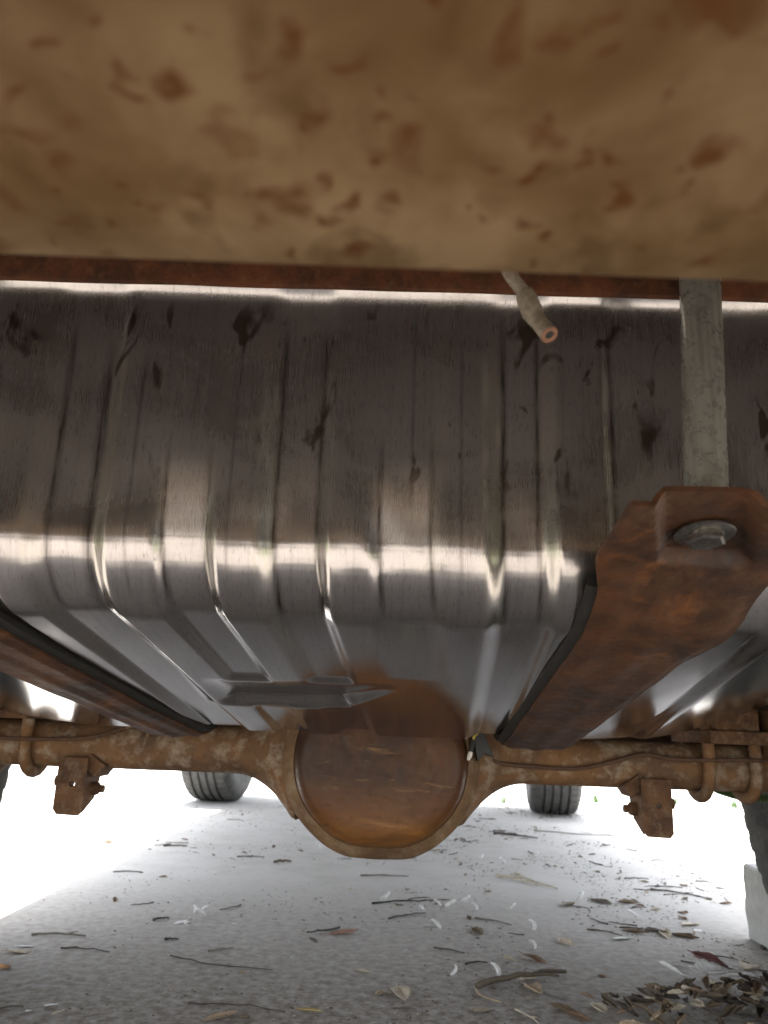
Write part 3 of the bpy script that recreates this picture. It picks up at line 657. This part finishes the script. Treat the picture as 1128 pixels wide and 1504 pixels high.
LEAVES=[
(0.029,1.283,0.040,1.221,0.50,0.50,'pale','pale cream leaf with a curled tip lying in the foreground centre'),
(0.133,1.187,0.163,1.217,0.45,0.25,'tan','smooth tan leaf lying flat below the bark stick'),
(0.238,1.478,0.292,1.416,0.30,0.80,'brown','long brown curled leaf with a raised pointed tip'),
(0.334,1.582,0.354,1.544,0.60,0.50,'cream','small cream and orange leaf above the brown curled leaf'),
(0.462,1.684,0.543,1.636,0.28,0.90,'drab','longest dull brown rolled leaf in the row before the chock block'),
(0.526,1.684,0.571,1.660,0.35,0.90,'grey','grey rolled leaf in the middle of the row before the chock block'),
(0.557,1.658,0.623,1.619,0.30,0.90,'drab','right end dark brown crumpled leaf of the row before the chock block'),
(0.576,1.723,0.539,1.571,0.40,0.60,'pale','pale twisted leaf standing across the brown leaf row'),
(0.440,1.597,0.488,1.628,0.40,0.15,'mint','flat pale greenish leaf in front of the brown leaf row'),
(0.557,1.514,0.598,1.527,0.55,0.15,'white','bright white flat flake right of the brown leaf row'),
(0.538,1.434,0.536,1.336,0.42,0.90,'maroon','maroon rolled leaf beside the heap under the tyre'),
(0.224,1.313,0.243,1.267,0.60,0.90,'tan','tan cupped leaf touching the end of the bark stick'),
(-0.227,1.121,-0.184,1.152,0.30,0.50,'tan','long tan curled leaf at the bottom edge left of centre'),
(-0.109,1.178,-0.071,1.167,0.30,0.60,'yellow','yellowish narrow twisted leaf in the bottom foreground'),
(-0.442,1.147,-0.429,1.161,0.50,0.30,'white','white leaf scrap in the bottom left foreground'),
(-0.458,1.126,-0.453,1.134,0.80,0.40,'white','tiny white petal at the bottom left beside the dark twig'),
(-0.422,1.123,-0.411,1.138,0.40,0.30,'pale','pale leaf scrap below the white scrap at bottom left'),
(-0.004,1.244,0.011,1.257,0.70,0.80,'tan','small tan cupped leaf at the bottom centre'),
(-0.097,1.560,-0.038,1.578,0.35,0.50,'pink','pinkish brown folded leaf left of centre'),
(-0.044,1.369,-0.010,1.335,0.25,0.40,'pale','pale narrow torn leaf right of the long curved twig'),
(-0.611,1.368,-0.555,1.380,0.25,0.50,'cream','long cream leaf at the left edge in the sunlight strip'),
(-0.610,1.407,-0.569,1.409,0.20,0.30,'white','white narrow leaf behind the long cream one at the left edge'),
(-0.572,1.289,-0.566,1.310,0.80,0.60,'orange','orange and white leaf scrap cut off by the left edge'),
(-0.387,1.584,-0.371,1.617,0.40,0.20,'white','white oval seed pod on clean concrete left of centre'),
(-0.281,1.595,-0.273,1.606,0.60,0.20,'white','small white chip right of the white oval seed'),
(0.356,1.382,0.363,1.366,0.60,0.40,'brown','tiny brown leaf scrap alone right of the bark stick'),
(0.401,1.847,0.444,1.907,0.50,0.70,'drab','small drab leaf in the litter band below the right front tyre'),
(0.537,1.910,0.599,1.934,0.40,0.80,'drab','dull brown leaf beside the crooked twig'),
(0.485,1.942,0.525,1.894,0.40,0.80,'grey','grey curled leaf in the litter band before the crooked twig'),
(0.617,1.729,0.666,1.748,0.40,0.50,'pale','pale small leaf behind the brown leaf row'),
(0.629,1.689,0.648,1.702,0.60,0.10,'white','white flat flake behind the bright one at right'),
(0.176,1.651,0.196,1.576,0.40,0.70,'drab','drab crumpled leaf in the middle of the right side litter'),
(0.220,1.338,0.253,1.355,0.30,0.70,'cream','cream leaf tip resting against the bark stick end'),
(0.244,1.229,0.280,1.201,0.40,0.70,'drab','dark brown curled leaf left of the heap'),
(0.260,1.199,0.292,1.178,0.50,0.50,'brown','brown flat leaf at the bottom edge left of the heap'),
(0.312,1.247,0.317,1.200,0.50,0.60,'pale','pale twisted leaf at the left tip of the heap'),
]
CURLS=[ (0.123,1.819),(0.151,1.805),(0.089,1.764),(0.200,1.795),(0.189,1.863),(0.281,1.808),(0.349,2.391),(0.206,2.758),(0.009,1.858),(0.296,1.649),(0.472,2.535),(0.117,1.351),(0.183,1.353),(-0.190,2.506),(-0.349,1.641),(-0.347,1.675),(-0.374,1.676),(-0.355,1.559),(0.459,1.937),(0.533,1.772),(0.292,2.447),(0.108,1.625),(0.274,1.516) ]
def twig_mesh(L, r, bend, kind, stubs=1, seed=0):
    R = random.Random(seed); n = 9; pts = []; rad = []
    for i in range(n):
        t = i/(n-1); off = bend*L*math.sin(PI*t)+L*.028*R.uniform(-1, 1)
        pts.append(((t-.5)*L, off, r*(1.0+.5*abs(bend))+r*.8*R.random()*math.sin(PI*t))); rad.append(r*(1-.45*t)*R.uniform(.85, 1.18))
    mb = MB(); mb.tube(pts, rad, 7)
    for k in range(stubs):
        i = R.randint(2, 6); a = Vector(pts[i]); s = R.choice((-1, 1)); l = L*R.uniform(.06, .22)
        mb.tube([a, a+Vector((l*.6, s*l*.5, r*.6)), a+Vector((l, s*l*.9, r*.4))], [r*.6, r*.5, r*.3], 5)
    return mb.mesh('twig', M['l_'+kind])
def leaf_mesh(L, ratio, curl, kind, seed=0):
    R = random.Random(seed); nu, nv = 11, 7; W_ = L*ratio*.5; tw = R.uniform(-.6, .6)*curl; tip = R.uniform(.1, .5)*curl*L*.35
    P = []
    for i in range(nu):
        t = i/(nu-1); w = W_*max(.03, math.sin(PI*t**.85)**.8)*(1+.12*R.uniform(-1, 1)*curl); row = []
        for j in range(nv):
            q = (j/(nv-1)-.5)*2; a = q*curl*1.5
            y = w*(math.sin(a)/(curl*1.5) if curl > .02 else q); z = w*(1-math.cos(a))/(max(curl, .05)*1.5)
            z += tip*max(0, abs(t-.5)*2-.3)**2+.05*L*curl*R.uniform(-.3, .5)*abs(q)
            ca, sa = math.cos(tw*(t-.5)*2), math.sin(tw*(t-.5)*2)
            row.append(((t-.5)*L*(1-.12*curl), y*ca-z*sa+.06*L*math.sin(PI*t)*R.uniform(.9, 1)*tw, y*sa+z*ca))
        P.append(row)
    zmin = min(p[2] for r in P for p in r); P = [[(x, y, z-zmin+.0006) for x, y, z in r] for r in P]
    mb = solid(P, .0005); o = len(mb.v)
    me_mid = [Vector(P[i][nv//2])+Vector((0, 0, .0002)) for i in range(nu)]
    mb.tube([me_mid[0]-Vector((L*.12, 0, -.001))]+me_mid, [L*.010]+[L*.012*(1-.7*i/nu) for i in range(nu)], 4)
    return mb.mesh('leaf', M['l_'+kind])
def drop(o, x, y, z, rz, tilt=0): o.location = (x, y, z); o.rotation_euler = (tilt*rng.uniform(-1, 1), tilt*rng.uniform(-1, 1), rz)
for i, (x0, y0, x1, y1, r, bend, kind, lbl) in enumerate(TWIGS):
    L = math.hypot(x1-x0, y1-y0); me = twig_mesh(L, r, bend, kind, 2 if i in (2, 10) else (1 if i % 3 else 0), i+1)
    o = link('twig', me, None, lbl, 'twig', 'twigs fallen on the concrete'); drop(o, (x0+x1)/2, (y0+y1)/2, 0, math.atan2(y1-y0, x1-x0))
for i, (x0, y0, x1, y1, ratio, curl, kind, lbl) in enumerate(LEAVES):
    L = math.hypot(x1-x0, y1-y0); L2 = min(L, .078 if kind == 'maroon' else .062); me = leaf_mesh(L2, ratio, curl, kind, i+50)
    nm, cat, grp = ('seed_pod', 'seed pod', 'seeds and chips on the concrete') if 'pod on' in lbl or 'chip' in lbl else ('dead_leaf', 'leaf', 'dead leaves fallen on the concrete')
    o = link(nm, me, None, lbl, cat, grp); drop(o, (x0+x1)/2, (y0+y1)/2, .024 if kind == 'maroon' else 0, math.atan2(y1-y0, x1-x0)+(.5 if kind == 'maroon' else 0), .12)
CN = dict(drab='dull brown', bark='brownish grey', dark='blackish', tan='tan', brown='brown', pale='pale', grey='grey', black='black')
def region(x, y):
    a = 'left' if x < -.2 else ('centre' if x < .2 else 'right')
    return ('near the camera at %s' if y < 1.45 else ('on the middle concrete at %s' if y < 2.2 else 'far back on the shaded concrete at %s')) % a
# white curls
cm = []
for k in range(4):
    R = random.Random(k+400); mb = MB(); n = 9; r = .007
    pts = [(r*math.cos(a)*R.uniform(.9, 1.15), r*.7*math.sin(a), .003+.009*(math.sin(a*.5)**2)) for a in np.linspace(0, R.uniform(2.6, 4.4), n)]
    mb.tube(pts, [.0010, .0019, .0025, .0028, .0027, .0024, .0019, .0014, .0008], 7); cm.append(mb.mesh('white_curl', M['l_white']))
for i, (x, y) in enumerate(CURLS):
    o = link('white_curl', cm[i % 4], None, 'small whitish curled husk '+region(x, y), 'husk', 'whitish curled husks on the concrete'); drop(o, x, y, 0, rng.uniform(0, 6.28)); s = rng.uniform(.95, 1.4)*(1+.12*(y-1.5)); o.scale = (s, s, s)
# the heap under the right rear tyre: brown leaves piled on each other, some coloured white as if sunlit
HK = ['drab', 'bark', 'dark', 'dark', 'tan', 'bark', 'brown', 'drab', 'dark', 'pale']
hm = {k: [leaf_mesh(.044, .42, 1.25, k, 700+i*7+j) for j in range(2)] for i, k in enumerate(dict.fromkeys(HK))}
for i in range(110):
    t = rng.random(); x = .33+.30*t+rng.normal(0, .035); y = 1.165+.09*t+rng.normal(0, .03)+.02
    h = max(0, .030*(1-((y-1.18-.09*t)/.07)**2))*min(1, (x-.28)/.15)*rng.random()
    k = HK[rng.integers(len(HK))]; o = link('heap_leaf', hm[k][i % 2], None, '%s withered leaf %s heap under right rear tyre' % (CN[k], ('front side, ' if y < 1.18+.09*t else 'back side, ')+('left end of' if t < .3 else ('middle of' if t < .65 else 'right end of'))), 'leaf', 'withered leaves in the heap under the tyre')
    drop(o, x, y, max(0, h), rng.uniform(0, 6.28), .55); s = rng.uniform(.6, 1.15); o.scale = (s, s, s); o.location.z += .008
for x, y, L, kind, lbl, rz in ((.515, 1.315, .06, 'white', 'large leaf on top of the heap under the tyre, coloured white for sun', .2), (.585, 1.34, .055, 'cream', 'glossy cream rolled leaf at the back of the heap by the tyre', .7), (.555, 1.295, .05, 'white', 'second leaf right of the large one on the heap, coloured white for sun', -.4), (.455, 1.31, .05, 'white', 'bent leaf at the left side of the heap, coloured white for sun', 2.3), (.60, 1.29, .035, 'black', 'shiny black scrap at the right end of the heap', 1.2)):
    o = link('dead_leaf', leaf_mesh(L*1.25, .55, .7, kind, int(x*1000)), None, lbl, 'leaf', 'dead leaves fallen on the concrete'); drop(o, x, y, .028, rz, .3)  # white leaf colour stands in for sun falling on the heap
# smaller scattered leaves and twig bits, thicker on the right
sl_ = [leaf_mesh(.028, .45, .7, k, 900+i) for i, k in enumerate(['drab', 'tan', 'brown', 'pale', 'grey', 'drab'])]
st_ = [twig_mesh(.05, .0011, .08, k, 1, 950+i) for i, k in enumerate(['dark', 'grey', 'dark', 'bark', 'black'])]
def spot():
    while True:
        y = 1.12+2.9*rng.random()**1.3; x = rng.uniform(-.75, .95)
        if rng.random() < (.30+.70*sm(np.array((x+.1)/.5)))*float(sm(.45+1.9*mnoise.noise((x*4.2, y*3.1, 5)))): return x, y
for i in range(125):
    x, y = spot(); o = link('leaf_scrap', sl_[i % 6], None, 'small %s leaf scrap ' % CN[['drab', 'tan', 'brown', 'pale', 'grey', 'drab'][i % 6]]+region(x, y), 'leaf', 'small leaf scraps scattered on the concrete'); drop(o, x, y, 0, rng.uniform(0, 6.28), .2); s = rng.uniform(.45, 1.1); o.scale = (s, s, s); o.location.z += .001
for i in range(115):
    x, y = spot(); o = link('twig_bit', st_[i % 5], None, 'short thin %s twig bit ' % ['dark', 'grey', 'straight dark', 'bark brown', 'black'][i % 5]+region(x, y), 'twig', 'short twig bits scattered on the concrete'); drop(o, x, y, 0, rng.normal(0, 1.0)+PI*rng.integers(2)); s = rng.uniform(.4, 1.5); o.scale = (s, s*1.1, s*1.1)
# some leaves out in the sun on the left and right
for i in range(26):
    x, y = (rng.uniform(-2.2, -.75) if i < 14 else rng.uniform(.9, 2.6)), rng.uniform(2.2, 5.0); o = link('sunlit_leaf', sl_[i % 6], None, 'dry %s leaf in full sun %s of vehicle, %s' % (CN[['drab', 'tan', 'brown', 'pale', 'grey', 'drab'][i % 6]], 'left' if x < 0 else 'right', 'by the front tyre' if y > 3.4 else 'between the tyres'), 'leaf', 'dry leaves in the sun beside the vehicle'); drop(o, x, y, 0, rng.uniform(0, 6.28), .2); s = rng.uniform(.8, 2.0); o.scale = (s, s, s); o.location.z += .002
# crumbs nobody could count
def crumbs(name, kinds, n, szr, seed):
    R = np.random.default_rng(seed); mb = MB()
    for i in range(n):
        x, y = spot(); s = R.uniform(*szr)*(1+.25*(y-1.3)); a = R.uniform(0, 6.28, 4)+0; h = s*R.uniform(.3, .9); o = len(mb.v)
        e = R.uniform(.5, 2.2); ang = R.uniform(0, 6.28); ca, sa = math.cos(ang), math.sin(ang)
        for k in range(4):
            t = k*PI/2+R.uniform(-.4, .4); u, w = s*e*math.cos(t), s*math.sin(t); mb.v.append(Vector((x+u*ca-w*sa, y+u*sa+w*ca, .0003)))
        mb.v.append(Vector((x+R.uniform(-.3, .3)*s, y+R.uniform(-.3, .3)*s, h)))
        mb.f += [[o+k, o+(k+1) % 4, o+4] for k in range(4)]
    link(name, mb.mesh(name, M['l_'+kinds], False), None, 'fine %s grit strewn over the concrete' % {'dark': 'dark', 'pale': 'pale', 'bark': 'brown'}[kinds], 'grit', None, 'stuff')
crumbs('dark_grit', 'dark', 2000, (.0008, .0024), 1); crumbs('brown_grit', 'bark', 1500, (.0008, .0026), 2); crumbs('pale_grit', 'pale', 1500, (.0007, .0020), 3)
# weeds by the far slab edge
for i, (x, y) in enumerate(((.62, 4.15), (.98, 4.3), (1.15, 4.42), (1.35, 4.35), (1.62, 4.5), (1.9, 4.4), (2.2, 4.7))):
    mb = MB(); R = random.Random(i+77)
    for k in range(26):
        a = R.uniform(0, 6.28); l = R.uniform(.03, .075); o = len(mb.v); r0 = R.uniform(0, .03); lean = R.uniform(.2, .9)
        p = Vector((r0*math.cos(a*3), r0*math.sin(a*3), 0)); dd = Vector((math.cos(a), math.sin(a), 0)); sd = Vector((-math.sin(a), math.cos(a), 0))
        mb.grid([[p+dd*l*lean*t*t+Vector((0, 0, l*t*(1-.3*t)))-sd*w, p+dd*l*lean*t*t+Vector((0, 0, l*t*(1-.3*t)))+sd*w] for t, w in ((0, .002), (.4, .0028), (.75, .002), (1, .0003))])
    o = link('weed', mb.mesh('weed', M['grass'], True, False), None, 'low green weed tuft beyond the right front tyre, %s from the left' % ['first', 'second', 'third', 'fourth', 'fifth', 'sixth', 'last'][i], 'weed', 'weed tufts along the far slab edge'); o.location = (x, y, 0)
